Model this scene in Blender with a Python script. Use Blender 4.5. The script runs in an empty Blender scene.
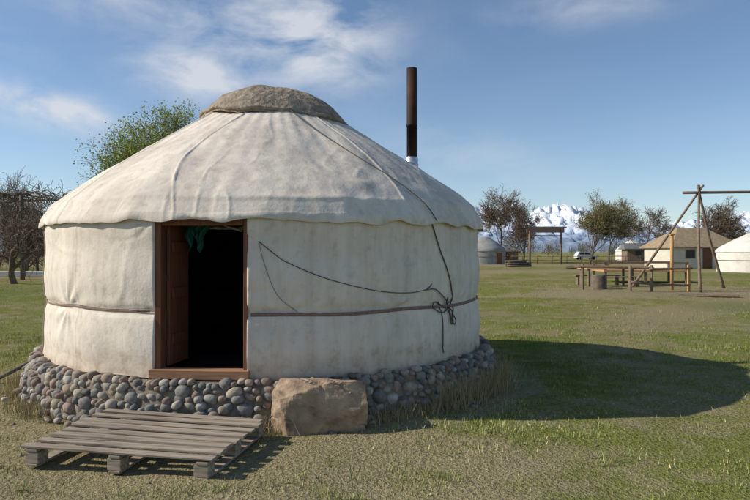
import bpy, bmesh, math, random
import numpy as np
from mathutils import Vector, Matrix
rng=np.random.default_rng(7); random.seed(7)
S=bpy.context.scene
rad=math.radians

# ---------------------------------------------------------------- noise
TAB=rng.random((256,256))
def vnoise(x,y,px=256):
    x=np.asarray(x,float); y=np.asarray(y,float)
    xi=np.floor(x).astype(int); yi=np.floor(y).astype(int)
    fx=x-xi; fy=y-yi
    fx=fx*fx*(3-2*fx); fy=fy*fy*(3-2*fy)
    a=TAB[(xi%px)%256,yi%256]; b=TAB[((xi+1)%px)%256,yi%256]
    c=TAB[(xi%px)%256,(yi+1)%256]; d=TAB[((xi+1)%px)%256,(yi+1)%256]
    return (a*(1-fx)+b*fx)*(1-fy)+(c*(1-fx)+d*fx)*fy
def fbm(x,y,o=4,px=256):
    s=0;a=.5;n=0
    for i in range(o):
        s=s+a*vnoise(x*2**i+17*i,y*2**i+31*i,px*2**i if px<256 else 256); n+=a; a*=.5
    return s/n

# ---------------------------------------------------------------- materials
def newmat(name):
    m=bpy.data.materials.new(name); m.use_nodes=True
    nt=m.node_tree; b=nt.nodes['Principled BSDF']
    b.inputs['Specular IOR Level'].default_value=.25
    return m,nt,b
def N(nt,t,**k):
    n=nt.nodes.new(t)
    for a,v in k.items(): setattr(n,a,v)
    return n
def ramp(nt,src,stops):
    r=N(nt,'ShaderNodeValToRGB'); e=r.color_ramp.elements
    while len(e)<len(stops): e.new(.5)
    for i,(p,c) in enumerate(stops):
        e[i].position=p; e[i].color=(*c,1) if len(c)==3 else c
    nt.links.new(src,r.inputs[0]); return r
def noise(nt,vec,scale,detail=4,rough=.55):
    n=N(nt,'ShaderNodeTexNoise'); n.inputs['Scale'].default_value=scale
    n.inputs['Detail'].default_value=detail; n.inputs['Roughness'].default_value=rough
    nt.links.new(vec,n.inputs['Vector']); return n
def mapping(nt,sc=(1,1,1),coord='Object'):
    tc=N(nt,'ShaderNodeTexCoord'); mp=N(nt,'ShaderNodeMapping')
    mp.inputs['Scale'].default_value=sc
    nt.links.new(tc.outputs[coord],mp.inputs['Vector']); return mp.outputs[0]
def mix(nt,f,a,b,mode='MIX'):
    m=N(nt,'ShaderNodeMix',data_type='RGBA',blend_type=mode)
    for i,v in ((0,f),(6,a),(7,b)):
        if isinstance(v,bpy.types.NodeSocket): nt.links.new(v,m.inputs[i])
        elif isinstance(v,(int,float)): m.inputs[i].default_value=v
        else: m.inputs[i].default_value=(*v,1)
    return m.outputs[2]
def bump(nt,b,h,strength,dist):
    bp=N(nt,'ShaderNodeBump'); bp.inputs['Strength'].default_value=strength
    bp.inputs['Distance'].default_value=dist
    nt.links.new(h,bp.inputs['Height']); nt.links.new(bp.outputs[0],b.inputs['Normal'])
def simple(name,c1,c2,scale=5,rough=.85,bs=.3,bd=.01,stretch=(1,1,1),metal=0,det=4):
    m,nt,b=newmat(name); v=mapping(nt,stretch); n=noise(nt,v,scale,det,.6)
    r=ramp(nt,n.outputs['Fac'],[(.3,c1),(.7,c2)])
    nt.links.new(r.outputs[0],b.inputs['Base Color'])
    b.inputs['Roughness'].default_value=rough; b.inputs['Metallic'].default_value=metal
    if bs: bump(nt,b,n.outputs['Fac'],bs,bd)
    return m
def flatmat(name,c,rough=.9):
    m,nt,b=newmat(name); b.inputs['Base Color'].default_value=(*c,1); b.inputs['Roughness'].default_value=rough; return m
def attrmat(name,scale=20,rough=.85,amt=.35,bd=.005,tex=True,trans=0):
    m,nt,b=newmat(name); a=N(nt,'ShaderNodeAttribute',attribute_name='Col')
    b.inputs['Roughness'].default_value=rough
    if tex:
        v=mapping(nt); n=noise(nt,v,scale,5,.65)
        r=ramp(nt,n.outputs['Fac'],[(.3,(1-amt,)*3),(.7,(1+amt*.4,)*3)])
        nt.links.new(mix(nt,1.0,a.outputs['Color'],r.outputs[0],'MULTIPLY'),b.inputs['Base Color'])
        bump(nt,b,n.outputs['Fac'],.4,bd)
    else:
        d=N(nt,'ShaderNodeBsdfDiffuse'); o=nt.nodes['Material Output']; nt.links.new(a.outputs['Color'],d.inputs['Color'])
        if trans:
            t=N(nt,'ShaderNodeBsdfTranslucent'); nt.links.new(a.outputs['Color'],t.inputs['Color'])
            ms=N(nt,'ShaderNodeMixShader'); ms.inputs[0].default_value=trans
            nt.links.new(d.outputs[0],ms.inputs[1]); nt.links.new(t.outputs[0],ms.inputs[2]); nt.links.new(ms.outputs[0],o.inputs[0])
        else: nt.links.new(d.outputs[0],o.inputs[0])
        nt.nodes.remove(b)
    return m

def canvas(name,base,dark,zdirt=True):
    m,nt,b=newmat(name); v=mapping(nt)
    n1=noise(nt,v,1.3,4,.6); n2=noise(nt,v,9,4,.7)
    vs=mapping(nt,(9,9,.8)); n3=noise(nt,vs,1.0,3,.65)
    c=ramp(nt,n1.outputs['Fac'],[(.32,dark),(.6,base)]).outputs[0]
    c=mix(nt,.5,c,ramp(nt,n3.outputs['Fac'],[(.3,(.72,.67,.60)),(.6,(1,1,1))]).outputs[0],'MULTIPLY')
    c=mix(nt,.5,c,ramp(nt,n2.outputs['Fac'],[(.28,(.66,.61,.55)),(.47,(1,1,1))]).outputs[0],'MULTIPLY')
    if zdirt:
        tc=N(nt,'ShaderNodeTexCoord'); sx=N(nt,'ShaderNodeSeparateXYZ'); nt.links.new(tc.outputs['Object'],sx.inputs[0])
        ad=N(nt,'ShaderNodeMath',operation='MULTIPLY_ADD'); nt.links.new(n2.outputs['Fac'],ad.inputs[0]); ad.inputs[1].default_value=.35
        nt.links.new(sx.outputs['Z'],ad.inputs[2])
        r=ramp(nt,ad.outputs[0],[(.52,(.58,.50,.40)),(.86,(1,1,1))])
        c=mix(nt,.85,c,r.outputs[0],'MULTIPLY')
    nt.links.new(c,b.inputs['Base Color']); b.inputs['Roughness'].default_value=.9
    bump(nt,b,n2.outputs['Fac'],.35,.02); return m

M={}
M['canvas']=canvas('canvas_wall_mat',(.80,.715,.61),(.69,.61,.515))
M['roofc']=canvas('canvas_roof_mat',(.76,.68,.575),(.61,.535,.45),False)
M['felt']=simple('felt_mat',(.19,.145,.105),(.40,.33,.25),14,.95,1,.03)
M['strap']=simple('strap_mat',(.20,.12,.09),(.30,.2,.16),30)
M['rope']=simple('rope_mat',(.07,.06,.055),(.14,.12,.1),40)
M['ropel']=simple('rope_light_mat',(.3,.26,.2),(.4,.36,.28),40)
M['door']=simple('door_wood_mat',(.12,.048,.026),(.24,.10,.05),3,.6,.3,.004,(14,14,1))
M['sill']=simple('sill_wood_mat',(.26,.13,.07),(.43,.24,.13),3,.7,.3,.004,(1,14,14))
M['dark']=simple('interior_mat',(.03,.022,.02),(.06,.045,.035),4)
M['carpet']=simple('carpet_mat',(.12,.03,.03),(.05,.03,.05),8)
M['green']=simple('green_cloth_mat',(.01,.06,.045),(.03,.13,.10),10)
M['mortar']=simple('mortar_mat',(.14,.115,.085),(.27,.225,.165),9,.95,.8,.03)
M['stone']=attrmat('cobble_mat',26,.85,.45,.008)
M['pipe']=simple('pipe_rust_mat',(.014,.010,.009),(.065,.030,.018),4,.75,.3,.004,(2,2,1))
M['galv']=simple('galvanised_mat',(.45,.46,.47),(.65,.66,.68),8,.4,.3,.005,(1,1,1),.7)
M['pallet']=simple('pallet_wood_mat',(.14,.11,.08),(.46,.38,.29),2.2,.9,.6,.006,(1.2,22,22))
M['grey']=simple('weathered_wood_mat',(.14,.1,.07),(.28,.2,.14),4,.9,.5,.01,(3,3,3))
M['orange']=simple('fresh_wood_mat',(.40,.22,.09),(.52,.32,.15),4,.8,.3,.005,(3,3,3))
M['bark']=simple('bark_mat',(.09,.07,.052),(.19,.15,.115),6,.95,.6,.02)
M['twig']=flatmat('twig_mat',(.17,.125,.095))
M['leaf']=attrmat('leaf_mat',3,.8,.2,.001,False,.3)
M['grass']=attrmat('grass_mat',3,.8,.2,.001,False,0)
M['white']=simple('far_canvas_mat',(.58,.54,.47),(.74,.70,.62),1.5)
M['plaster']=simple('plaster_mat',(.55,.5,.4),(.66,.6,.5),1.5)
M['greyc']=simple('far_canvas_grey_mat',(.24,.23,.22),(.36,.35,.33),1.5)
M['tan']=simple('thatch_mat',(.24,.18,.11),(.38,.29,.18),3,.95,.5,.05)
M['slate']=simple('slate_roof_mat',(.12,.12,.13),(.2,.2,.2),3)
M['carp']=simple('car_paint_mat',(.6,.6,.6),(.65,.65,.65),1,.3,0,.001)
M['glass']=simple('car_glass_mat',(.02,.025,.03),(.03,.035,.04),1,.1,0,.001)
M['tyre']=simple('tyre_mat',(.02,.02,.02),(.03,.03,.03),5)

# ---------------------------------------------------------------- mesh helpers
def link(o,parent=None):
    S.collection.objects.link(o)
    if parent: o.parent=parent
    return o
def empty(name,loc=(0,0,0),rz=0,parent=None):
    o=bpy.data.objects.new(name,None); o.location=loc; o.rotation_euler[2]=rz; o.empty_display_size=.2
    return link(o,parent)
def mesh_np(name,V,F,mat,parent=None,smooth=True,col=None,loc=(0,0,0)):
    V=np.asarray(V,dtype=np.float32); me=bpy.data.meshes.new(name)
    if isinstance(F,np.ndarray):
        k=F.shape[1]; me.vertices.add(len(V)); me.vertices.foreach_set('co',V.ravel())
        me.loops.add(F.size); me.loops.foreach_set('vertex_index',F.astype(np.int32).ravel())
        me.polygons.add(len(F)); me.polygons.foreach_set('loop_start',np.arange(0,F.size,k,dtype=np.int32))
        me.polygons.foreach_set('loop_total',np.full(len(F),k,dtype=np.int32))
        me.update(calc_edges=True)
    else:
        me.from_pydata([tuple(map(float,v)) for v in V],[],F)
    me.polygons.foreach_set('use_smooth',np.full(len(me.polygons),smooth))
    if col is not None:
        a=me.color_attributes.new('Col','FLOAT_COLOR','POINT')
        c=np.ones((len(V),4),dtype=np.float32); c[:,:3]=col; a.data.foreach_set('color',c.ravel())
    me.materials.append(mat)
    o=bpy.data.objects.new(name,me); o.location=loc
    return link(o,parent)
def grid_faces(nu,nv,wrap=False):
    i=np.arange(nu if wrap else nu-1); j=np.arange(nv-1)
    I,J=np.meshgrid(i,j,indexing='ij'); I2=(I+1)%nu
    return np.stack([I*nv+J,I2*nv+J,I2*nv+J+1,I*nv+J+1],-1).reshape(-1,4)
def box(name,size,loc,mat,parent=None,rot=(0,0,0),bev=.004,jit=0):
    bm=bmesh.new(); bmesh.ops.create_cube(bm,size=1)
    for v in bm.verts:
        v.co=Vector([v.co[i]*size[i]+random.uniform(-jit,jit) for i in range(3)])
    if bev: bmesh.ops.bevel(bm,geom=bm.edges[:],offset=bev,segments=1,affect='EDGES')
    me=bpy.data.meshes.new(name); bm.to_mesh(me); bm.free(); me.materials.append(mat)
    o=bpy.data.objects.new(name,me); o.location=loc; o.rotation_euler=rot
    return link(o,parent)
def batch_tubes(P,R,sides):
    n,k,_=P.shape
    t=np.gradient(P,axis=1); t/=np.linalg.norm(t,axis=2,keepdims=True)+1e-9
    up=np.where(np.abs(t[:,:1,2:3])<.9,np.array([0,0,1.]),np.array([1.,0,0]))
    u=np.cross(t,np.broadcast_to(up,t.shape)); u/=np.linalg.norm(u,axis=2,keepdims=True)+1e-9; w=np.cross(t,u)
    a=np.linspace(0,2*np.pi,sides,endpoint=False)
    V=P[:,:,None,:]+R[:,:,None,None]*(np.cos(a)[None,None,:,None]*u[:,:,None,:]+np.sin(a)[None,None,:,None]*w[:,:,None,:])
    i=np.arange(n)[:,None,None]; j=np.arange(k-1)[None,:,None]; s=np.arange(sides)[None,None,:]; s2=(s+1)%sides
    b=i*k*sides+j*sides
    F=np.stack(np.broadcast_arrays(b+s,b+s2,b+sides+s2,b+sides+s),-1).reshape(-1,4)
    return V.reshape(-1,3),F
def tubes(name,lst,mat,parent=None,sides=6,caps=True):
    Vs=[];Fs=[];o=0
    for pts,rs in lst:
        pts=np.asarray(pts,float); rs=np.broadcast_to(rs,(len(pts),))
        V,F=batch_tubes(pts[None],np.array(rs)[None],sides); Vs.append(V); Fs+= (F+o).tolist()
        if caps:
            Fs.append([o+k for k in range(sides)][::-1]); Fs.append([o+len(V)-sides+k for k in range(sides)])
        o+=len(V)
    return mesh_np(name,np.concatenate(Vs),Fs,mat,parent)
def smoothpts(P,n=60):
    P=np.asarray(P,float); out=[]
    for i in range(len(P)-1):
        p0=P[max(i-1,0)];p1=P[i];p2=P[i+1];p3=P[min(i+2,len(P)-1)]
        for t in np.linspace(0,1,max(3,n//len(P)),endpoint=False):
            out.append(.5*((2*p1)+(-p0+p2)*t+(2*p0-5*p1+4*p2-p3)*t*t+(-p0+3*p1-3*p2+p3)*t**3))
    out.append(P[-1]); return np.array(out)

# ---------------------------------------------------------------- ground
def gh(x,y):
    x=np.asarray(x,float); y=np.asarray(y,float)
    d=np.hypot(x,y-8); f=1/(1+(d/40)**2)
    h=(fbm(x*.5+50,y*.5+50,3)-.5)*.12*f+(fbm(x*2.3,y*2.3,3)-.5)*.04*f
    yb=23+.8*np.sin(x*.5)
    h=h+.20*np.exp(-((y-yb)/.7)**2)*np.clip((x-2.5)/2,0,1)*np.clip((11-x)/3,0,1)
    return h
CX,CY=-1.40,8.55; RW=2.78
def dirtmask(x,y):
    w=(fbm(x*.8+3,y*.8+8,4)-.5)
    m=.9*np.exp(-(np.hypot((x-12)/3.8,(y-25.5)/2.2)**2))
    rc=np.hypot(x-CX,y-CY); m=m+.9*np.exp(-((rc-3.15)/.28)**2)
    m=m+.75*np.exp(-(np.hypot((x+2.4)/1.6,(y-4.2)/.9)**2))
    m=m+.6*np.exp(-(np.hypot((x-.2)/1.1,(y-4.8)/.5)**2))
    yt=47+.12*x+3*np.sin(x*.08); m=m+.9*np.exp(-((y-yt)/2.6)**2)
    m=m+.6*np.exp(-((y-(9+.9*x))/1.2)**2)*np.clip((x-4)/4,0,1)*np.clip((22-x)/6,0,1)
    m=m+.8*np.exp(-((y-74-.05*x)/5)**2)
    m=m+.6*np.exp(-((y-22.0)/.4)**2)*np.clip((x-2.5)/2,0,1)*np.clip((11-x)/3,0,1)
    return np.clip(m*(1+2.2*w),0,1)
s=np.linspace(-1,1,451); a=8.2; c=7000/np.sinh(a); ax=c*np.sinh(a*s)
X,Y=np.meshgrid(ax,ax+8,indexing='ij')
Z=gh(X,Y)
gm,nt,b=newmat('ground_mat')
tc=N(nt,'ShaderNodeTexCoord'); v=tc.outputs['Object']; at_=N(nt,'ShaderNodeAttribute',attribute_name='Col'); sc_=N(nt,'ShaderNodeSeparateColor'); nt.links.new(at_.outputs['Color'],sc_.inputs[0])
n1=noise(nt,v,.35,4,.6); n2=noise(nt,v,2.2,4,.7); n3=noise(nt,v,30,3,.7); nbig=noise(nt,v,.03,2,.6)
grn=ramp(nt,n3.outputs['Fac'],[(.3,(.105,.118,.030)),(.55,(.225,.228,.068)),(.75,(.34,.32,.13))]).outputs[0]
dry=ramp(nt,n3.outputs['Fac'],[(.3,(.20,.155,.095)),(.7,(.46,.37,.24))]).outputs[0]
m1=N(nt,'ShaderNodeMath',operation='MULTIPLY_ADD'); nt.links.new(n1.outputs['Fac'],m1.inputs[0]); m1.inputs[1].default_value=.9
m1b=N(nt,'ShaderNodeMath',operation='MULTIPLY_ADD'); nt.links.new(n2.outputs['Fac'],m1b.inputs[0]); m1b.inputs[1].default_value=.9; nt.links.new(sc_.outputs[0],m1b.inputs[2])
nt.links.new(m1b.outputs[0],m1.inputs[2])
f2=N(nt,'ShaderNodeMapRange'); nt.links.new(m1.outputs[0],f2.inputs[0]); f2.inputs[1].default_value=.82; f2.inputs[2].default_value=1.05; f2.inputs[4].default_value=.9
c=mix(nt,f2.outputs[0],grn,dry)
c=mix(nt,.5,c,ramp(nt,nbig.outputs['Fac'],[(.35,(.75,.88,.7)),(.65,(1.1,1.05,.95))]).outputs[0],'MULTIPLY')
c=mix(nt,sc_.outputs[1],c,(.09,.155,.035))
nt.links.new(c,b.inputs['Base Color']); b.inputs['Roughness'].default_value=.95; b.inputs['Specular IOR Level'].default_value=0.0
bump(nt,b,n3.outputs['Fac'],.9,.05)
lush=.5*np.exp(-(np.hypot((X-11.2)/2.2,(Y-17.5)/2.4)**4))+.35*np.exp(-(np.hypot((X+14)/4,(Y-24)/5)**2))
mesh_np('ground',np.stack([X,Y,Z],-1).reshape(-1,3),grid_faces(451,451),gm,None,True,np.stack([dirtmask(X,Y),lush,0*X],-1).reshape(-1,3))

def pol(ph,r,z): # ph degrees from the -Y side
    p=np.radians(ph); return np.stack(np.broadcast_arrays(CX+r*np.sin(p),CY-r*np.cos(p),z),-1)

# ---------------------------------------------------------------- grass
def inyurt(x,y,r): return np.hypot(x-CX,y-CY)<r
PC=np.array([-1.78,4.98]); PA=rad(-11)
def inpallet(x,y):
    dx=x-PC[0]; dy=y-PC[1]; u=dx*math.cos(PA)+dy*math.sin(PA); w=-dx*math.sin(PA)+dy*math.cos(PA)
    return (abs(u)<.76)&(abs(w)<.53)
def blades(name,x,y,hgt,wid,col,lean=.6,z0=None):
    n=len(x); z=gh(x,y) if z0 is None else z0
    th=rng.random(n)*2*np.pi; la=rng.random(n)*2*np.pi; ll=hgt*lean*rng.random(n)
    p=np.stack([x,y,z-.004],-1); d=np.stack([np.cos(th),np.sin(th),0*th],-1)*wid[:,None]
    tip=p+np.stack([np.cos(la)*ll,np.sin(la)*ll,hgt],-1)
    V=np.stack([p-d,p+d,tip],1).reshape(-1,3)
    cc=np.repeat(col,3,axis=0)
    return mesh_np(name,V,np.arange(3*n).reshape(-1,3),M['grass'],None,False,cc)
def turf(n,x0,x1,y0,y1,hs,ws):
    x=rng.uniform(x0,x1,n); y=rng.uniform(y0,y1,n)
    dens=fbm(x*.9+5,y*.9+9,4); fine=fbm(x*5,y*5,2); dm=dirtmask(x,y)
    k=(rng.random(n)<np.clip((dens-.40)*4.4,0.05,1)*np.clip((fine-.28)*2.4,.06,1)*(1-.85*dm))&~inyurt(x,y,3.0)&~inpallet(x,y)
    x=x[k];y=y[k];dens=dens[k]; n=len(x)
    h=hs*(.4+1.2*rng.random(n)**2)*(.5+dens); w=ws*(.6+.8*rng.random(n))
    t=np.clip(rng.random(n)*.85+(.5-dens)*2.0+(fbm(x*.3,y*.3,2)-.5)*1.6,0,1)[:,None]
    g1=np.array([.16,.215,.045]); g2=np.array([.30,.33,.095]); st=np.array([.60,.50,.29])
    col=np.where(t<.55,g1+(g2-g1)*t/.55,g2+(st-g2)*(t-.55)/.45)*(.7+.6*rng.random((n,1)))
    return x,y,h,w,col
A=[turf(480000,-7,9,2.4,12,.036,.0030),turf(180000,-20,24,-2,34,.05,.006)]
x,y,h,w,col=[np.concatenate([q[i] for q in A]) for i in range(5)]
blades('grass',x,y,h,w,col)
n=4200; ph=rng.choice([22,30,38,44,50,56,62,68,76,-45,-38,-60,-72,6,120,160,200,250],n)+rng.normal(0,2.6,n); r=3.06+abs(rng.normal(0,.10,n))
P=pol(ph,r,0*ph); tall=np.where((ph>40)&(ph<80),.34,.17)
h=tall*(.3+.9*rng.random(n)); tt=rng.random((n,1))
blades('dry_weeds',P[:,0],P[:,1],h,.0022+.002*rng.random(n),(1-tt)*np.array([.50,.39,.24])+tt*np.array([.25,.23,.09]),.7)
n=12000; cxs=rng.uniform(-7,9,420); cys=rng.uniform(3.6,14,420); i=rng.integers(0,420,n)
x=cxs[i]+rng.normal(0,.06,n); y=cys[i]+rng.normal(0,.06,n); k=~inyurt(x,y,3.05)&~inpallet(x,y); x=x[k];y=y[k];n=len(x)
blades('grass_tufts',x,y,.03+.05*rng.random(n),.0025+.002*rng.random(n),np.array([.18,.24,.06])+rng.random((n,1))*np.array([.22,.16,.10]),.9)
bm=bmesh.new(); bmesh.ops.create_icosphere(bm,subdivisions=2,radius=1)
IV=np.array([v.co[:] for v in bm.verts]); IF=np.array([[v.index for v in f.verts] for f in bm.faces]); bm.free()
Vs=[];Fs=[];Cs=[];off=0
def addstone(c,ax,phd,colr):
    global off
    v=IV.copy(); s_=rng.random(6)*10
    v*= (1+.30*(vnoise(v[:,0:1]*1.4+s_[0],v[:,2:3]*1.4+s_[1])-.5)+.30*(vnoise(v[:,1:2]*1.5+s_[2],v[:,0:1]*1.5+s_[3])-.5))
    v=np.sign(v)*np.abs(v)**rng.uniform(.74,.95)
    ti=rng.normal(0,.35); ct,st=math.cos(ti),math.sin(ti)
    x=v[:,0]*ax[0]; y=v[:,1]*ax[1]; z=v[:,2]*ax[2]; x,z=x*ct-z*st,x*st+z*ct
    p=math.radians(phd); cp,sp_=math.cos(p),math.sin(p)
    Vs.append(np.stack([c[0]+x*cp-y*sp_,c[1]+x*sp_+y*cp,c[2]+z],-1)); Fs.append(IF+off); off+=len(v)
    Cs.append(np.broadcast_to(colr,(len(v),3)))
for i in range(260):
    x=rng.uniform(-6,7); y=rng.uniform(3.6,11)
    if inyurt(x,y,3.1) or inpallet(x,y): continue
    sz=.006+.018*rng.random()**3; addstone((x,y,float(gh(x,y))+sz*.3),(sz,sz*.8,sz*.6),rng.random()*360,np.array([.26,.22,.17])*(.7+.6*rng.random()))
mesh_np('pebbles',np.concatenate(Vs),np.concatenate(Fs),M['stone'],None,True,np.concatenate(Cs))

# ---------------------------------------------------------------- main yurt
yurt=empty('yurt')
DP0,DP1=-14.2,4.3
prof=np.array([(0,3.62),(.5,3.55),(.9,3.40),(1.0,3.33),(1.6,2.95),(2.13,2.60),(2.46,2.36),(2.63,2.23),(2.75,2.09),(2.815,1.985)])
def roofz(r): return np.interp(r,prof[:,0],prof[:,1])
strapz=1.03
def wallR(PH,ZZ):
    PH=np.where(PH<-20,PH+360,PH)
    arc=PH*np.pi/180*RW
    fold=(vnoise(arc*3.2,ZZ*.9+3)-.5)*.018+(fbm(arc*1.1+4,ZZ*1.3+1,2)-.5)*.045
    diag=(vnoise((arc+ZZ*1.2)*2.4,(ZZ-arc*.3)*1.6)-.5)*.018+(fbm(arc*4+2,ZZ*4+7,2)-.5)*.010
    fade=np.clip((1.98-ZZ)/.15,0.25,1)
    cf=vnoise(arc*1.6+11,ZZ*1.5+5)-.5; cr_=np.exp(-(cf/.03)**2)*.010*vnoise(arc*.9,ZZ*2)
    cf2=vnoise(arc*1.1+31,ZZ*2.6+15)-.5; cr_=cr_-np.exp(-(cf2/.025)**2)*.008*vnoise(arc*1.3+3,ZZ*1.5)
    R=RW+(fold+diag+cr_)*fade+.020*np.sin((ZZ-.4)/.63*np.pi)**2-.024*np.exp(-((ZZ-strapz)/.05)**2)-.02*(1-fade)
    R=R+.02*np.exp(-((ZZ-.40)/.10)**2)*(1+1.0*(vnoise(arc*5,ZZ*0)-.5))
    for pc,am in ((12,.008),(36,.010),(58,.008),(320,.010),(290,.008)):
        da=(PH-pc)*np.pi/180*RW; R=R+am*np.cos(np.arctan2(ZZ-strapz,da)*9)*np.exp(-(da**2+(ZZ-strapz)**2)/.16)*np.clip(np.hypot(da,ZZ-strapz)*6,0,1)
    for sp_ in (26,70,324,280):
        R=R+.006*np.exp(-((PH-sp_)*np.pi/180*RW/.010)**2)
    return R
nph=1000; nz=90
ph=np.linspace(DP1,360+DP0,nph); z=np.linspace(.40,2.0,nz)
PH,ZZ=np.meshgrid(ph,z,indexing='ij')
R=wallR(PH,ZZ); arc=PH*np.pi/180*RW
ZW=ZZ.copy(); ZW[:,0]+= (vnoise(arc[:,0]*3,0*arc[:,0]+9)-.5)*.05
V=pol(PH,R,ZW)
ein=pol(DP1,R[0]-.05,ZW[0]); eout=pol(360+DP0,R[-1]-.05,ZW[-1])
V=np.concatenate([ein[None],V,eout[None]],0)
mesh_np('canvas_wall',V.reshape(-1,3),grid_faces(nph+2,nz),M['canvas'],yurt)
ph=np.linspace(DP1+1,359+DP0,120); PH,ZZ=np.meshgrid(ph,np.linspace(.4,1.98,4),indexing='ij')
mesh_np('wall_shade_lining',pol(PH,2.66,ZZ).reshape(-1,3),grid_faces(120,4),M['dark'],yurt)  # dark felt lining, added to stop light leaks and keep the interior dark
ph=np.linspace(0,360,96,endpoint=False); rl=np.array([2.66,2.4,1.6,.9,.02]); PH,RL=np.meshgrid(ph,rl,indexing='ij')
mesh_np('roof_shade_lining',pol(PH,RL,roofz(RL)-.10-.02*(RL>2.5)).reshape(-1,3),grid_faces(96,5,True),M['dark'],yurt)  # dark inner cone under the canvas, added to keep the interior in shade
# roof
nph=1300; t=np.linspace(0,1,100)
rr=np.interp(t,[0,.05,.85,1],[.75,.9,2.73,2.815]); 
ph=np.linspace(-180,180,nph,endpoint=False)
PH,RR=np.meshgrid(ph,rr,indexing='ij'); u=(PH+180)/360
zz=np.interp(RR,prof[:,0],prof[:,1])
k=np.ones(9)/9; zp=np.convolve(np.pad(zz[0],4,mode='edge'),k,'valid'); zp[-3:]=zz[0][-3:]; zz=np.broadcast_to(zp,zz.shape).copy()
edge=np.clip((RR-1.0)/1.8,0,1)
XX=RR*np.sin(np.radians(PH)); YY=RR*np.cos(np.radians(PH))
wob=RR*.9+.6*vnoise(u*14,RR*1.2,14)
fold=(vnoise(u*40+0,wob*.7,40)-.5)*.032*(.3+edge)+(vnoise(u*16,RR*1.2,16)-.5)*.045
wx=XX+.35*(fbm(XX*1.1+9,YY*1.1+2,2)-.5); wy=YY+.35*(fbm(XX*1.1+33,YY*1.1+12,2)-.5)
for s1,am,wd in ((1.5,.010,.035),(2.6,.007,.04),(3.7,.004,.05)):
    cf=vnoise(wx*s1+s1*7,wy*s1+s1*3)-.5; fold=fold+am*np.exp(-(cf/wd)**2)*(.3+edge)*vnoise(wx*1.7+5,wy*1.7+s1)
fold=fold+(fbm(wx*2.5+60,wy*2.5+60,3)-.5)*.028
poles=.0025*np.cos(u*2*np.pi*58)*(1-edge*.6)
gath=(vnoise(u*110,RR*.5,110)-.5)*.026*np.clip((RR-2.35)/.45,0,1)
dsp=fold+poles+gath
for sp,am in ((-9,7),(-42,2),(38,-3),(95,4),(150,5),(-120,4)):
    dphi=PH-(sp-am*np.sin((RR-1)/1.8*3.0)); dsp=dsp+.011*np.exp(-(dphi*RR*np.pi/180/.012)**2)
Vr=pol(PH,RR+dsp*.5,zz+dsp*.85)
nh=12; hem=[]
u0=u[:,0]; drop=.055+.05*(vnoise(u0*60,u0*0,60))+.02*(vnoise(u0*150,u0*0+5,150))
for i in range(1,nh+1):
    q=i/nh; g=(vnoise(u0*110,0*u0+q*.6,110)-.5)
    hem.append(pol(ph,2.818+dsp[:,-1]*.5+.022*math.sin(q*2.0)+g*.035*q,zz[:,-1]+dsp[:,-1]*.85*(1-q)-drop*q))
Vr=np.concatenate([Vr,np.stack(hem,1)],1)
mesh_np('canvas_roof',Vr.reshape(-1,3),grid_faces(nph,Vr.shape[1],True),M['roofc'],yurt)
nph2=360; tr=np.linspace(0,1,40); ph2=np.linspace(-180,180,nph2,endpoint=False)
cr=np.array([(0,3.82),(.25,3.805),(.5,3.745),(.72,3.64),(.88,3.50),(.97,3.39),(1.0,3.335)])
PH,T=np.meshgrid(ph2,tr,indexing='ij'); u=(PH+180)/360
RR=T*(1.02+.03*np.sin(u*2*np.pi*5)+.05*(vnoise(u*18,u*0,18)-.5)); zz=np.interp(T,cr[:,0],cr[:,1])
k=np.ones(5)/5; zz=np.broadcast_to(np.convolve(np.pad(zz[0],2,mode='edge'),k,'valid'),zz.shape)
zz=zz+(fbm(u*40,T*8,3,40)-.5)*.035+(vnoise(u*20,T*2,20)-.5)*.04*T
tiltx=-.085*T*np.sin(np.radians(PH+10))
V=pol(PH,RR,zz+tiltx+.015); V[:,:,0]+=.06
Vb=V[:,-1,:].copy(); Vb[:,2]-=.06; V=np.concatenate([V,Vb[:,None]],1)
mesh_np('felt_crown_cover',V.reshape(-1,3),grid_faces(nph2,41,True),M['felt'],yurt)
e=V[:,-2,:].copy(); e=np.concatenate([e,e[:2]]); e[:,2]-=.01
tubes('felt_rim',[(e,.022+.006*rng.random(len(e)))],M['felt'],yurt,6,False)
def cw(ph,z,off=.006):
    q=smoothpts(np.stack([np.array(ph,float),np.array(z,float),0*np.array(z,float)],-1),80)
    return pol(q[:,0],wallR(q[:,0],q[:,1])+off,q[:,1])
def strap(name,p0,p1,z0,z1,hw,mat):
    ph=np.linspace(p0,p1,200); zc=np.linspace(z0,z1,200)+.008*np.sin(ph*.2)
    r=np.maximum(wallR(ph,zc),wallR(ph,zc+.02)); r=np.maximum(r,wallR(ph,zc-.02))
    lo=pol(ph,r+.004,zc-hw); hi=pol(ph,r+.004,zc+hw); mid=pol(ph,r+.010,zc)
    mesh_np(name,np.stack([lo,mid,hi],1).reshape(-1,3),grid_faces(200,3),mat,yurt)
strap('strap_right',5,100,1.005,1.01,.018,M['strap'])
strap('strap_back',100,DP0+359,1.0,1.04,.010,M['strap'])
R_=[]
R_.append((cw([6.5,9,12,20,30,38,44,46],[1.70,1.60,1.50,1.34,1.22,1.18,1.20,1.26]),.0045))
R_.append((cw([6.5,7.5,10,14],[1.70,1.5,1.2,1.03]),.002))
R_.append((cw([46,48,51,54,55,54],[1.90,1.72,1.45,1.2,1.0,.8],.01),.007))
R_.append((cw([44,47,50,53,50,47,48,52,53],[1.20,1.2,1.12,1.02,.94,1.0,1.06,.96,.8],.02),.006))
R_.append((cw([49.5,49.8,49.6,50],[1.06,.9,.7,.5],.008),.0055))
R_.append((cw([52,53,55,54,52.5,53.5],[1.1,.98,.85,.8,.95,1.05],.025),.007))
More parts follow.
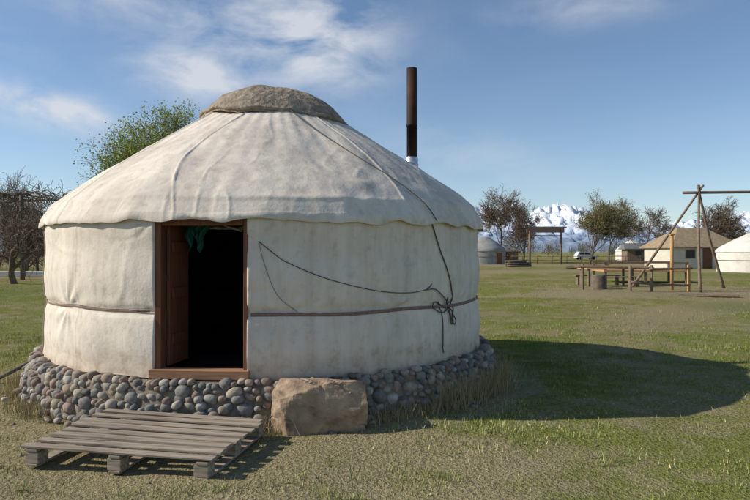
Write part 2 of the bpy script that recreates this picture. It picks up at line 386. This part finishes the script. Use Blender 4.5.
rph=np.array([20,27,34,40,44,46]); rr_=np.array([1.02,1.5,2.0,2.42,2.74,2.86])
rz=roofz(rr_)+.03; rz[-1]=1.93; rz[-2]=2.14
R_.append((smoothpts(pol(rph.astype(float),rr_,rz)),.006))
tubes('tie_ropes',R_,M['rope'],yurt,6)
L=[]
ph=np.linspace(DP0-1,-95,60); zc=1.055+.01*np.sin(ph*.3); L.append((pol(ph,wallR(ph,zc)+.006,zc),.004))
L.append((cw([-58,-61,-60,-62],[1.9,1.2,.8,.45]),.006))
tubes('light_cords',L,M['ropel'],yurt,5)
df=empty('door_frame',(-1.637,5.845,0),rad(-5),yurt); hw=.452
box('jamb_l',(.065,.11,1.47),(-hw+.035,.03,1.175),M['door'],df)
box('jamb_r',(.04,.11,1.47),(hw-.02,.03,1.175),M['door'],df)
box('lintel',(2*hw-.115,.10,.06),(.012,.035,1.88),M['door'],df)
box('threshold',(2*hw+.05,.15,.085),(0,-.015,.455),M['sill'],df)
box('door_leaf_l',(.035,.42,1.38),(-hw+.085,.33,1.19),M['door'],df,(0,0,rad(-3)))
for zz_ in (.75,1.2,1.65): box('door_rail_l',(.012,.34,.10),(-hw+.111,.33,zz_),M['door'],df,(0,0,rad(-3)))
box('door_leaf_r',(.035,.42,1.38),(hw-.065,.33,1.19),M['door'],df,(0,0,rad(6)))
f_=np.array([[CX,CY,.40]]+pol(np.linspace(0,360,48,endpoint=False),2.70,.40*np.ones(48)).tolist())
mesh_np('interior_floor',f_,[[0,1+i,1+(i+1)%48] for i in range(48)],M['carpet'],yurt,False)
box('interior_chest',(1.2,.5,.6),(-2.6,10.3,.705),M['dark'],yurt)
cx_=np.linspace(0,1,24); cz_=np.linspace(0,1,14); U,W_=np.meshgrid(cx_,cz_,indexing='ij')
Vc=np.stack([-1.86+.26*U*(1-.55*W_)+.02*np.sin(W_*9),6.12+.03*np.sin(U*28)+.02*W_,1.93-.34*W_*(.75+.25*np.sin(U*7+1))],-1)
mesh_np('green_curtain',Vc.reshape(-1,3),grid_faces(24,14),M['green'],yurt)
tubes('tunduk_cord',[(smoothpts([(-1.62,6.05,1.93),(-1.5,6.0,1.87),(-1.28,5.97,1.80)],10),.007)],M['ropel'],yurt,5)

# ---------------------------------------------------------------- stove pipe
sp=empty('stove_pipe',(.53,8.9,0))
def lathe(name,prof,mat,parent,n=32,center=(0,0),jit=0):
    prof=np.array(prof,float); a=np.linspace(0,2*np.pi,n,endpoint=False)
    A_,I=np.meshgrid(a,np.arange(len(prof)),indexing='ij')
    r=prof[I,0]; V=np.stack([center[0]+r*np.cos(A_),center[1]+r*np.sin(A_),prof[I,1]],-1)
    return mesh_np(name,V.reshape(-1,3),grid_faces(n,len(prof),True),mat,parent)
lathe('pipe',[(.074,2.5),(.074,3.4),(.079,3.4),(.079,3.43),(.075,3.44),(.075,4.24),(.068,4.24),(.068,3.5)],M['pipe'],sp)
lathe('sleeve',[(.14,2.56),(.11,2.70),(.088,2.76),(.094,2.86),(.086,2.87),(.092,2.93),(.08,2.96)],M['galv'],sp)
box('clamp',(.06,.19,.025),(0.0,-.0,2.88),M['galv'],sp)

# ---------------------------------------------------------------- foundation stones
fo=empty('stone_foundation')
lathe('mortar_core',[(3.01,-.1),(2.99,.1),(2.915,.33),(2.87,.395),(2.3,.395)],M['mortar'],fo,96,(CX,CY))
pal=np.array([(.25,.235,.21),(.33,.30,.26),(.40,.35,.29),(.20,.18,.16),(.29,.215,.17),(.44,.40,.34),(.18,.175,.165),(.34,.27,.20),(.33,.24,.19),(.38,.32,.24)])
Vs=[];Fs=[];Cs=[];off=0
zr=[.015,.10,.185,.265,.335,.385]
for k,z0 in enumerate(zr):
    p=rng.random()*3
    while p<360:
        sz=rng.choice([.034,.045,.055,.068,.088],p=[.2,.25,.25,.2,.1])*rng.uniform(.9,1.1)
        if k==5: sz*=.8
        zz0=z0+rng.normal(0,.014); rr0=3.0-.125*(max(zz0,0)/.38)**1.4
        c_=pol(np.array(p+math.degrees(sz/3)),rr0+rng.normal(0,.014),zz0)
        addstone(c_,(sz,.055,min(.062,sz*rng.uniform(.62,.95))),p,pal[rng.integers(len(pal))]*(.75+.5*rng.random()))
        p+=math.degrees(2*sz/3)*.97
for i in range(70):
    p=rng.uniform(-110,110); sz=rng.uniform(.015,.045); c_=pol(np.array(p),3.1+abs(rng.normal(0,.08)),sz*.3); addstone(c_,(sz,sz*.8,sz*.6),p,pal[rng.integers(len(pal))])
mesh_np('cobbles',np.concatenate(Vs),np.concatenate(Fs),M['stone'],fo,True,np.concatenate(Cs))

# ---------------------------------------------------------------- boulder
def boulder(name,loc,size,rz,mat,seed=0):
    bm=bmesh.new(); bmesh.ops.create_cube(bm,size=1); bmesh.ops.subdivide_edges(bm,edges=bm.edges[:],cuts=30,use_grid_fill=True)
    V=np.array([v.co[:] for v in bm.verts])
    for nrm,d in (((-.6,-.5,.7),.60),((.8,-.3,.6),.66),((.25,-.95,.35),.535),((-.9,-.4,-.1),.53),((.2,-1,-.3),.53),((.9,-.6,-.2),.60),((-.2,-.6,.9),.59),((.1,.2,1),.485),((-.5,-.9,.1),.60),((-1,0,.35),.56),((1,.1,-.5),.60)):
        nrm=np.array(nrm)/np.linalg.norm(nrm); dd=V@nrm-d; V=V-np.where(dd>0,dd,0)[:,None]*nrm
    nn=(fbm(V[:,0]*4+seed,V[:,2]*4+V[:,1]*3,5)-.5)[:,None]; n2=np.abs(fbm(V[:,0]*3+V[:,1]+seed*2,V[:,2]*2.5+9,3)-.5)[:,None]
    V=V*(1+.12*nn-.05*np.exp(-(n2/.02)**2))
    for v,c in zip(bm.verts,V): v.co=Vector(c*np.array(size))
    me=bpy.data.meshes.new(name); bm.to_mesh(me); bm.free(); me.materials.append(mat)
    for p in me.polygons: p.use_smooth=False
    o=bpy.data.objects.new(name,me); o.location=loc; o.rotation_euler[2]=rz; return link(o)
M['boulder']=simple('boulder_mat',(.21,.14,.09),(.50,.37,.25),6,.9,1,.03,(1,1,1),0,8)
boulder('boulder',(-.50,5.60,.205),(.84,.42,.50),rad(3),M['boulder'],3)

# ---------------------------------------------------------------- pallet
pa=empty('wooden_pallet',(PC[0],PC[1],0.01),PA); pa.rotation_euler=(rad(1.2),rad(.5),PA)
for i in range(8):
    yy=-.47+i*.134
    box(f'slat_{i+1}',(1.52+random.uniform(-.03,.03),.086+random.uniform(-.012,.016),.02),(random.uniform(-.012,.012),yy,.145+random.uniform(-.003,.004)),M['pallet'],pa,(random.uniform(-.05,.05),random.uniform(-.006,.006),random.uniform(-.014,.014)),.003,.005)
for i,xx in enumerate((-.68,0,.68)):
    box(f'stringer_{i+1}',(.09,1.04,.022),(xx,0,.121),M['pallet'],pa,(0,0,0),.003)
    box(f'runner_{i+1}',(.09,1.04,.02),(xx,0,.012),M['pallet'],pa,(0,0,0),.003)
    for j,yy in enumerate((-.46,0,.46)):
        box(f'block_{i+1}_{j+1}',(.11,.11,.086),(xx+random.uniform(-.01,.01),yy,.065),M['pallet'],pa,(0,0,random.uniform(-.05,.05)),.004)
tubes('wooden_pole',[([(-4.65,7.6,.03),(-4.35,7.75,.2),(-4.05,7.95,.42)],.025)],M['rope'],None,7)

# ---------------------------------------------------------------- far yurts
def far_yurt(px,depth,R,Hw,Hr,wall,roof,door=0,rimcol=None):
    x=(px-375)/620*depth; e_=empty('yurt',(x,depth,0),door)
    lathe('wall',[(R*1.0,-.1),(R*1.01,Hw*.5),(R,Hw)],wall,e_,48)
    pr=[(R*1.03,Hw-.12),(R*1.02,Hw+.05),(R*.92,Hw+(Hr-Hw)*.22),(R*.6,Hw+(Hr-Hw)*.6),(R*.34,Hw+(Hr-Hw)*.86),(R*.3,Hw+(Hr-Hw)*.9)]
    lathe('roof',pr,roof,e_,48)
    lathe('crown',[(R*.34,Hw+(Hr-Hw)*.84),(R*.3,Hw+(Hr-Hw)*.93),(R*.15,Hr),(.01,Hr+.03)],rimcol or M['white'],e_,32)
    box('door',(.85,.08,1.5),(0,-R-.02,.75),M['door'],e_); box('door_frame',(1.05,.05,1.6),(0,-R-.0,.8),M['orange'],e_)
    a=np.linspace(0,2*np.pi,60)
    tubes('strap',[(np.stack([R*1.018*np.cos(a),R*1.018*np.sin(a),0*a+Hw*.55],-1),.03)],M['strap'],e_,5,False)
    return e_
far_yurt(484,82,2.8,1.8,3.6,M['greyc'],M['greyc'],.6,M['greyc'])
far_yurt(632,108,2.7,1.8,3.6,M['white'],M['white'],1.2)
far_yurt(760,50,3.1,1.7,3.2,M['white'],M['white'],-.5)

def house(name,x,y,rz,w,d,h,rh,wallm,roofm,hip=.0,nwin=3,over=.4):
    e_=empty(name,(x,y,0),rz)
    box('walls',(w,d,h),(0,0,h/2),wallm,e_)
    a_,b_=w/2+over,d/2+over; r_=w/2+over-hip
    V=[(-a_,-b_,h),(a_,-b_,h),(a_,b_,h),(-a_,b_,h),(-r_,0,h+rh),(r_,0,h+rh),(-a_,-b_,h-.12),(a_,-b_,h-.12),(a_,b_,h-.12),(-a_,b_,h-.12)]
    mesh_np('roof',V,[(0,1,5,4),(1,2,5),(2,3,4,5),(3,0,4),(0,6,7,1),(1,7,8,2),(2,8,9,3),(3,9,6,0),(6,9,8,7)],roofm,e_,False)
    xs=np.linspace(-w/2,w/2,nwin+3)[1:-1]
    for i,xx in enumerate(xs):
        if i==1: box('door',(.95,.08,1.95),(xx,-d/2-.02,.98),M['door'],e_)
        else:
            box('window_frame',(1.0,.07,.85),(xx,-d/2-.01,1.4),M['grey'],e_); box('window_glass',(.85,.05,.7),(xx,-d/2-.035,1.4),M['glass'],e_)
    return e_
house('plaster_house',31.6,62,.12,7.0,5,2.1,1.9,M['plaster'],M['tan'],2.4,2,.35)
house('white_house',56,105,.25,7,5,2.5,1.6,M['white'],M['slate'],1.4,2)
house('wooden_shed',42,98,-.1,5,3,2.1,.9,M['grey'],M['slate'],.2,1)
house('wooden_shed',19,97,.1,6,3,1.7,.7,M['grey'],M['slate'],.2,1)

# ---------------------------------------------------------------- swing frame
sw=empty('wooden_swing_frame')
def pole(a_,b_,r0=.055,r1=.045):
    a_=np.array(a_,float); b_=np.array(b_,float); m_=(a_+b_)/2+rng.normal(0,.05,3)
    q=smoothpts([a_,m_,b_],12); return (q,np.linspace(r0,r1,len(q)))
def ext(a_,b_,k): a_=np.array(a_,float); b_=np.array(b_,float); return b_+(b_-a_)*k
apex=(13.6,26,4.15)
feet=[(11.6,28.0,0),(15.2,27.0,0),(12.9,24.6,0)]
L=[pole(f_,ext(f_,apex,.06),.065,.045) for f_ in feet]
apex2=(19.3,26.5,4.2); feet2=[(17.6,24.8,0),(21.0,25.2,0),(19.4,28.5,0),(17.3,28,0)]
L+=[pole(f_,ext(f_,apex2,.05),.065,.045) for f_ in feet2]
L.append(pole((12.9,25.95,4.08),(20.2,26.5,4.22),.06,.05))
tubes('poles',L,M['grey'],sw,8)
tubes('swing_ropes',[([(16.6,26.15,4.15),(16.6,26.2,.6)],.02),([(17.6,26.2,4.15),(17.6,26.2,.6)],.02)],M['rope'],sw,6)
box('swing_seat',(1.2,.3,.05),(17.1,26.2,.6),M['grey'],sw)
po=empty('wooden_post',(12.45,26,0)); tubes('shaft',[([(0,0,-.1),(0,0,2.3)],.07)],M['orange'],po,10); box('cap',(.18,.18,.05),(0,0,2.32),M['orange'],po)

fe=empty('wooden_fence')
fp=[(8.7,26.0),(10.2,24.8),(11.1,24.9),(12.75,25.2)]
for i,(xx,yy) in enumerate(fp): box(f'post_{i+1}',(.10,.10,1.15),(xx,yy,.5),M['grey'] if i!=3 else M['orange'],fe,(0,0,random.random()),.01)
tubes('rails',[pole((8.4,26.1,.98),(11.2,24.9,.95)),pole((11.0,24.85,.9),(12.9,25.2,.93)),pole((10.2,24.75,.4),(12.7,25.1,.25))],M['grey'],fe,7)
ta=empty('wooden_table',(10.9,29.2,0),.1)
box('table_top',(2.4,1.1,.06),(0,0,.82),M['orange'],ta)
for i,(xx,yy) in enumerate(((-1.05,-.42),(1.05,-.42),(-1.05,.42),(1.05,.42))): box(f'leg_{i+1}',(.09,.09,.79),(xx,yy,.395),M['grey'],ta)
for s_ in (-1,1):
    box(f'bench_top_{s_+2}',(2.3,.3,.05),(0,s_*.95,.46),M['grey'],ta)
    for xx in (-1,1): box(f'bench_leg_{s_+2}_{xx+2}',(.08,.25,.435),(xx,s_*.95,.217),M['grey'],ta)
pl=empty('wooden_platform',(14.0,33,0),-.1)
box('deck',(4.2,2.6,.1),(0,0,.62),M['orange'],pl)
for i,(xx,yy) in enumerate(((-2,-1.2),(2,-1.2),(-2,1.2),(2,1.2),(0,-1.2),(0,1.2))): box(f'leg_{i+1}',(.12,.12,1.1 if i<4 else .56),(xx,yy,.55 if i<4 else .28),M['grey'],pl)
for yy in (-1.2,1.2): box('rail',(4.2,.06,.08),(0,yy*1.04,1.05),M['grey'],pl)
bo=empty('wooden_boards',(12.0,22.3,.05),-.5)
for i in range(4): box(f'board_{i+1}',(1.9,.14,.03),(random.uniform(-.1,.1),-.3+i*.19,.02),M['grey'],bo,(0,0,random.uniform(-.06,.06)))
lg=empty('log_stump',(9.6,26.6,0)); lathe('stump',[(.0,.62),(.30,.62),(.33,.56),(.33,.1),(.38,-.05)],M['bark'],lg,20)
lp=empty('log_pile',(15.2,66,0),.35); L=[]
for i in range(9):
    row=0 if i<4 else (1 if i<7 else 2); k_=i if i<4 else (i-4 if i<7 else i-7)
    xx=-.4+.27*k_+.135*row; zz_=.13+.23*row
    L.append(([(-1.1+random.uniform(-.4,.3),xx,zz_),(1.1+random.uniform(-.3,.5),xx,zz_)],random.uniform(.1,.14)))
tubes('logs',L,M['bark'],lp,8)
ft=empty('fallen_trunk',(20.5,58,0),-.2); tubes('trunk',[([(-2.5,0,.2),(0,.2,.25),(2.6,0,.15)],[.2,.18,.12]),([(.8,.1,.25),(1.5,-.5,.6),(2,-.8,.9)],[.08,.06,.03])],M['bark'],ft,9)

g=empty('entrance_gate',(22,80,0),.1)
for xx in (-2.1,2.1): tubes('post',[([(xx,0,-.1),(xx,0,4.7)],.15)],M['grey'],g,8)
box('sign_board',(5.0,.15,.6),(0,0,4.4),M['strap'],g); box('top_beam',(5.6,.25,.15),(0,0,4.8),M['grey'],g); box('lower_beam',(4.1,.12,.12),(0,0,3.7),M['grey'],g)
fe=empty('wooden_fence'); L=[]
for i in range(26):
    xx=14+i*2.0; L.append(([(xx,84,-.1),(xx,84,1.2)],.07))
for zz_ in (.5,1.0): L.append(([(14,84,zz_),(64,84,zz_)],.04))
tubes('posts_and_rails',L,M['grey'],fe,5)

def car(x,y,rz):
    e_=empty('parked_car',(x,y,0),rz)
    pr=[(-2.15,.35),(-2.2,.8),(-2.1,1.0),(-1.75,1.55),(-1.5,1.66),(.25,1.66),(.55,1.58),(1.15,1.05),(2.05,.88),(2.18,.7),(2.15,.35)]
    n=len(pr); V=[(a_,-.85*(1 if b_<1.1 else .86),b_) for a_,b_ in pr]+[(a_,.85*(1 if b_<1.1 else .86),b_) for a_,b_ in pr]
    F=[list(range(n)),list(range(2*n-1,n-1,-1))]+[[i,i+n,(i+1)%n+n,(i+1)%n] for i in range(n)]
    mesh_np('body',V,F,M['carp'],e_,False)
    for s_ in (-1,1):
        w=[(-1.7,1.08),(-1.48,1.5),(-.65,1.52),(-.65,1.08)]; w2=[(-.55,1.08),(-.55,1.52),(.3,1.5),(.85,1.08)]
        for q in (w,w2): mesh_np('side_window',[(a_,s_*(.865 if b_<1.1 else .755),b_) for a_,b_ in q],[[0,1,2,3]],M['glass'],e_,False)
        for xx in (-1.35,1.35):
            o=lathe('wheel',[(.01,-.1),(.2,-.11),(.32,-.1),(.34,0),(.32,.1),(.2,.11),(.01,.1)],M['tyre'],e_,20); o.rotation_euler[0]=rad(90); o.location=(xx,s_*.78,.33)
    mesh_np('windscreen',[(.6,-.7,1.56),(.6,.7,1.56),(1.16,.78,1.07),(1.16,-.78,1.07)],[[0,1,2,3]],M['glass'],e_,False)
car(43.5,128,.1)

# ---------------------------------------------------------------- trees
def tree(name,loc,H,spread,seed,leaf=None,nleaf=0,lsz=.1,levels=5,trunk=.18,stems=1,first=.25,tw=.012,nb_=(3,5),wig=1.):
    rn=np.random.default_rng(seed); segs=[]; tips=[]
    def grow(p,d,L,r,lv):
        n=4; pts=[p]; dd=d
        w=rn.normal(0,(.11+.02*lv)*wig,(n,3))
        for i in range(n):
            dd=dd+w[i]; dd[2]+=(.05 if lv<3 else 0); dd=dd/math.sqrt(dd@dd); pts.append(pts[-1]+dd*(L/n))
        r1=max(r*.62,tw*.7); segs.append((np.array(pts),np.linspace(r,r1,n+1),lv))
        if lv>=levels: tips.append(pts[-1]); tips.append(pts[2]); return
        nb=rn.integers(*nb_) if lv>0 else rn.integers(5,8)
        for k in range(nb):
            f_=rn.uniform(.35,1) if lv>0 else rn.uniform(first,1.0)
            q=f_*n; i=min(int(q),n-1); b0=pts[i]+(pts[i+1]-pts[i])*(q-i)
            perp=rn.normal(0,1,3); perp-=perp@dd*dd; perp/=math.sqrt(perp@perp)
            ang=rn.uniform(.35,.85)*spread
            nd=dd*math.cos(ang)+perp*math.sin(ang); nd[2]+=.12; nd/=math.sqrt(nd@nd)
            grow(b0,nd,L*rn.uniform(.55,.8),r1*rn.uniform(.5,.75),lv+1)
        grow(pts[-1],dd,L*.7,r1*.8,lv+1)
    for s_ in range(stems):
        d0=np.array([rn.normal(0,.22 if stems>1 else .05),rn.normal(0,.22 if stems>1 else .05),1.]); d0/=np.linalg.norm(d0)
        grow(np.array([rn.normal(0,.2*(stems>1)),rn.normal(0,.2*(stems>1)),-.1]),d0,H*.36,trunk,0)
    top=max(s_[0][:,2].max() for s_ in segs); k=H/top
    e_=empty(name,loc)
    bg_=[s_ for s_ in segs if s_[2]<2]; sm=[s_ for s_ in segs if s_[2]>=2]
    V,F=batch_tubes(np.array([s_[0] for s_ in bg_])*k,np.array([s_[1] for s_ in bg_]),7); mesh_np('trunk',V,F,M['bark'],e_)
    V,F=batch_tubes(np.array([s_[0][::2] for s_ in sm])*k,np.maximum(np.array([s_[1][::2] for s_ in sm]),tw),3); mesh_np('twigs',V,F,M['twig'],e_)
    if nleaf:
        T=np.array(tips)*k; i=rn.integers(0,len(T),nleaf); c=T[i]+rn.normal(0,.10+.014*H,(nleaf,3))
        a_=rn.normal(0,1,(nleaf,3)); a_/=np.linalg.norm(a_,axis=1)[:,None]; b_=np.cross(a_,rn.normal(0,1,(nleaf,3))); b_/=np.linalg.norm(b_,axis=1)[:,None]
        s2=lsz*(.5+rn.random((nleaf,1))); V=np.stack([c-a_*s2,c-b_*s2*.5,c+a_*s2,c+b_*s2*.5],1).reshape(-1,3)
        col=np.array(leaf)*(.6+.8*rn.random((nleaf,1))); mesh_np('foliage',V,np.arange(4*nleaf).reshape(-1,4),M['leaf'],e_,False,np.repeat(col,4,axis=0))
    return e_
def at(px,d): return ((px-375)/620*d,d,0)
tree('willow_tree',at(176,45),12.0,.85,3,(.30,.35,.08),42000,.075,5,.2,1,.35,.010,(4,5))
bn=(.2,.15,.10)
tree('bare_tree',at(501,88),11.0,.95,11,(.23,.18,.10),2600,.07,5,.17,1,.2,.019)
tree('bare_tree',at(523,95),9.6,.95,12,bn,1600,.07,5,.15,1,.2,.019)
tree('poplar_tree',at(590,86),10.4,.85,13,(.30,.31,.11),7500,.085,5,.17,1,.2,.017)
tree('poplar_tree',at(609,94),10.2,.85,14,(.30,.30,.11),6500,.085,5,.15,1,.2,.017)
tree('bare_tree',at(646,120),10.6,1.0,15,(.25,.22,.10),2600,.09,5,.16,1,.2,.022)
tree('bare_tree',at(704,100),10.8,.75,16,(.25,.22,.10),2600,.08,5,.16,1,.2,.02)
tree('bare_tree',at(740,120),9,1.0,17,bn,1500,.09,5,.16,1,.2,.022)
tree('bare_tree',at(15,31),5.2,1.15,51,bn,300,.04,4,.17,1,.35,.012,(3,5),2.2)
for i,(px,d,H) in enumerate(((-2,55,9.6),(12,62,8.0),(38,50,6.0),(62,56,6.5),(86,60,7),(-40,50,10),(104,64,6.5),(26,44,4.6))):
    tree('bare_tree',at(px,d),H,1.0,30+i,bn,700,.05,4,.11,2 if i%2 else 1,.15,.014,(4,6))
def belt(name,x0,x1,y0,y1,n,hmin,hmax,cols,seed,m=150,sc=1.):
    rn=np.random.default_rng(seed); V=[];C=[]
    for i in range(n):
        x=rn.uniform(x0,x1); y=rn.uniform(y0,y1); h=rn.uniform(hmin,hmax); w=h*rn.uniform(.3,.5)
        q=rn.normal(0,1,(m,3)); q/=np.linalg.norm(q,axis=1)[:,None]; q*=rn.random((m,1))**.4
        c=np.array([x,y,h*.55])+q*np.array([w,w,h*.47]); s_=(.16+.25*rn.random((m,1)))*sc
        a_=rn.normal(0,1,(m,3)); a_[:,2]*=2.2; a_/=np.linalg.norm(a_,axis=1)[:,None]; b_=rn.normal(0,1,(m,3))
        V.append(np.stack([c-a_*s_*2,c+b_*s_*.25,c+a_*s_*2],1).reshape(-1,3)); C.append(np.repeat(np.array(cols[rn.integers(len(cols))])*(.7+.6*rn.random((m,1))),3,axis=0))
    V=np.concatenate(V); mesh_np(name,V,np.arange(len(V)).reshape(-1,3),M['leaf'],None,False,np.concatenate(C))
bc=[(.17,.14,.12),(.20,.16,.125),(.15,.145,.10),(.17,.175,.11)]
belt('distant_trees',25,280,190,280,330,3,7.0,bc,5)
belt('distant_trees',-260,25,150,240,330,3,8,bc,6)
belt('distant_bushes',-48,-16,44,66,90,1.0,2.6,[(.20,.155,.11),(.17,.14,.10)],8,150,.35)

# ---------------------------------------------------------------- pergola on the left
pg=empty('wooden_pergola'); L=[]
for px,d in ((20,36),(-18,36),(21,40),(-20,40)):
    x=(px-375)/620*d; q=pole((x+.15,d,-.1),(x+.05,d,4.9),.13,.09); L.append(q)
x0=(-24-375)/620*36; x1=(24-375)/620*36
for yy,zz_ in ((36,4.85),(40,4.85),(36,3.9)): L.append(pole((x0-2,yy,zz_-.1),(x1+.3,yy,zz_+.12),.08,.06))
for i in range(6): L.append(pole((x0+i*.5+.2*math.sin(i*3),35.4,4.95),(x0+i*.5+.1,40.6,4.95),.05,.03))
for i in range(22):
    a_=np.array([x1-1.5*rng.random()+rng.normal(0,.4),36+rng.random()*4,4.9]); L.append((smoothpts([a_,a_+[.7,0,.25+.2*rng.random()],a_+[1.3+rng.random()*.4,0,-.5],a_+[1.7+rng.random()*.5,0,-1.6-rng.random()]],14),.02))
tubes('poles_and_vines',L,M['bark'],pg,6)
lw=empty('garden_wall'); box('wall_block',(9,.3,.35),(-24.5,40.5,.17),M['white'],lw,bev=.03)

# ---------------------------------------------------------------- mountains
def range_(name,dist,prof_px,prof_y,width,mat,rough,seed,x0=-1.3,x1=1.5,nx=900,ny=50):
    xs=np.linspace(x0*dist,x1*dist,nx); ys=np.linspace(dist-width,dist+width*.4,ny)
    Xm,Ym=np.meshgrid(xs,ys,indexing='ij')
    px=375+620*xs/dist; rid=(252-np.interp(px,prof_px,prof_y))/620*dist
    prof_=np.clip(1-np.abs(Ym-dist)/np.where(Ym<dist,width,width*.4),0,1)
    k=40/dist*2
    n_=fbm(Xm*k+seed,Ym*k*.8+seed,5); rdg=1-np.abs(2*fbm(Xm*k*1.3+9+seed,Ym*k*.6,4)-1)*2.2
    md_=(.5*n_+.5*rdg); md_=md_/np.median(md_)
    Zm=rid[:,None]*(prof_**.8)*(1-rough+rough*md_)
    return mesh_np(name,np.stack([Xm,Ym,Zm-3],-1).reshape(-1,3),grid_faces(nx,ny),mat,None,True)
mm,nt,b=newmat('hazy_snow_mountain_mat'); tc=N(nt,'ShaderNodeTexCoord'); sx=N(nt,'ShaderNodeSeparateXYZ'); nt.links.new(tc.outputs['Object'],sx.inputs[0])
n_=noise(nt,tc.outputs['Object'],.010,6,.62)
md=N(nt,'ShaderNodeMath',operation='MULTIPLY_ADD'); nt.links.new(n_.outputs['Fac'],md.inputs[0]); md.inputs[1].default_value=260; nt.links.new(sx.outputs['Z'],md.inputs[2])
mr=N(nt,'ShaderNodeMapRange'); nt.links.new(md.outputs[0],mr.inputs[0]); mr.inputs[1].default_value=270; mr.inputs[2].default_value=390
nt.links.new(mix(nt,mr.outputs[0],(.29,.37,.49),(.72,.77,.84)),b.inputs['Base Color']); b.inputs['Roughness'].default_value=.95; b.inputs['Specular IOR Level'].default_value=0  # rock and snow tinted blue: aerial haze painted into the base colour
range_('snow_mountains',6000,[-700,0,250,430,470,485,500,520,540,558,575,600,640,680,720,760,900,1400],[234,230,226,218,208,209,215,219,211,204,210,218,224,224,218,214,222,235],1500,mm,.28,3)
hm=simple('hazy_far_hills_mat',(.22,.29,.39),(.27,.34,.44),.01,.95,0,.1)  # blue-grey is distance haze baked into the hill colour
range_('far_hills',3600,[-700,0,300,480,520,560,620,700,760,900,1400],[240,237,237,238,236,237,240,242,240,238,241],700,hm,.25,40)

# ---------------------------------------------------------------- world, sun, camera
EL,AZ=32,268.5
W=bpy.data.worlds.new('World'); S.world=W; W.use_nodes=True; nt=W.node_tree
for n_ in list(nt.nodes): nt.nodes.remove(n_)
out=N(nt,'ShaderNodeOutputWorld'); bg=N(nt,'ShaderNodeBackground'); bg.inputs[1].default_value=.122
sky=N(nt,'ShaderNodeTexSky',sky_type='NISHITA'); sky.sun_disc=False; sky.sun_elevation=rad(EL); sky.sun_rotation=rad(AZ)
sky.altitude=1200; sky.air_density=1.1; sky.dust_density=.25; sky.ozone_density=3.0
tc=N(nt,'ShaderNodeTexCoord'); sx=N(nt,'ShaderNodeSeparateXYZ'); nt.links.new(tc.outputs['Generated'],sx.inputs[0])
def ma(op,a_,b_=None,c_=None):
    m_=N(nt,'ShaderNodeMath',operation=op)
    for i,v_ in enumerate((a_,b_,c_)):
        if v_ is None: continue
        if isinstance(v_,(int,float)): m_.inputs[i].default_value=v_
        else: nt.links.new(v_,m_.inputs[i])
    return m_.outputs[0]
az=ma('ARCTAN2',sx.outputs['X'],sx.outputs['Y']); el=ma('ARCSINE',sx.outputs['Z'])
cb=N(nt,'ShaderNodeCombineXYZ'); nt.links.new(az,cb.inputs[0]); nt.links.new(ma('MULTIPLY',el,2.2),cb.inputs[1])
na=noise(nt,cb.outputs[0],6.5,6,.58); na.inputs['Distortion'].default_value=.3
nb=noise(nt,cb.outputs[0],2.0,2,.55)
tot=None
for a_,e_,sa,se,wt,sl in ((-6.0,18.8,7.0,4.0,1.7,0),(-16.5,15.5,4.6,2.0,1.6,.0),(-27.8,11.6,5.8,1.4,2.0,-.12),(19,20.6,7,1.5,.65,0),(8,8.5,8,2.2,.45,-.15),(-20,20.5,9,2.2,.8,0),(-33,17,4,1.0,.5,-.3),(90,20,20,6,.8,0)):
    du=ma('MULTIPLY',ma('SUBTRACT',az,rad(a_)),1/rad(sa)); dv0=ma('SUBTRACT',el,rad(e_))
    dv=ma('MULTIPLY',ma('ADD',dv0,ma('MULTIPLY',ma('SUBTRACT',az,rad(a_)),-sl)),1/rad(se))
    g_=ma('EXPONENT',ma('MULTIPLY',ma('ADD',ma('MULTIPLY',du,du),ma('MULTIPLY',dv,dv)),-1.0)); g_=ma('MULTIPLY',g_,wt)
    tot=g_ if tot is None else ma('ADD',tot,g_)
dens=ma('MULTIPLY',tot,ma('MULTIPLY',ma('SUBTRACT',na.outputs['Fac'],.35),2.6))
dens=ma('ADD',dens,ma('MULTIPLY',ma('MAXIMUM',ma('SUBTRACT',nb.outputs['Fac'],.5),0),.2))
dens=ma('MINIMUM',ma('MAXIMUM',dens,0),.82)
haze=ma('MULTIPLY',ma('EXPONENT',ma('MULTIPLY',ma('MAXIMUM',el,0),-1/rad(6))),.38)
hz_=mix(nt,haze,sky.outputs[0],(4.5,5.4,6.5))
cl=mix(nt,dens,hz_,(5.9,6.1,6.5))
nt.links.new(cl,bg.inputs[0]); nt.links.new(bg.outputs[0],out.inputs[0])
sd=bpy.data.lights.new('sun','SUN'); sd.energy=5.0; sd.angle=rad(.5); sd.color=(1,.93,.82)
so=link(bpy.data.objects.new('sun',sd)); a_=rad(AZ)
tosun=Vector((math.sin(a_)*math.cos(rad(EL)),math.cos(a_)*math.cos(rad(EL)),math.sin(rad(EL))))
so.rotation_euler=(-tosun).to_track_quat('-Z','Y').to_euler()
cam=bpy.data.cameras.new('camera'); co=link(bpy.data.objects.new('camera',cam)); cam.sensor_width=36; cam.lens=620/750*36
co.location=(0,0,1.6); co.rotation_euler=(rad(90+.18),0,0); cam.clip_end=20000; cam.clip_start=.05
S.camera=co
S.view_settings.view_transform='Standard'; S.view_settings.look='None'; S.view_settings.exposure=0
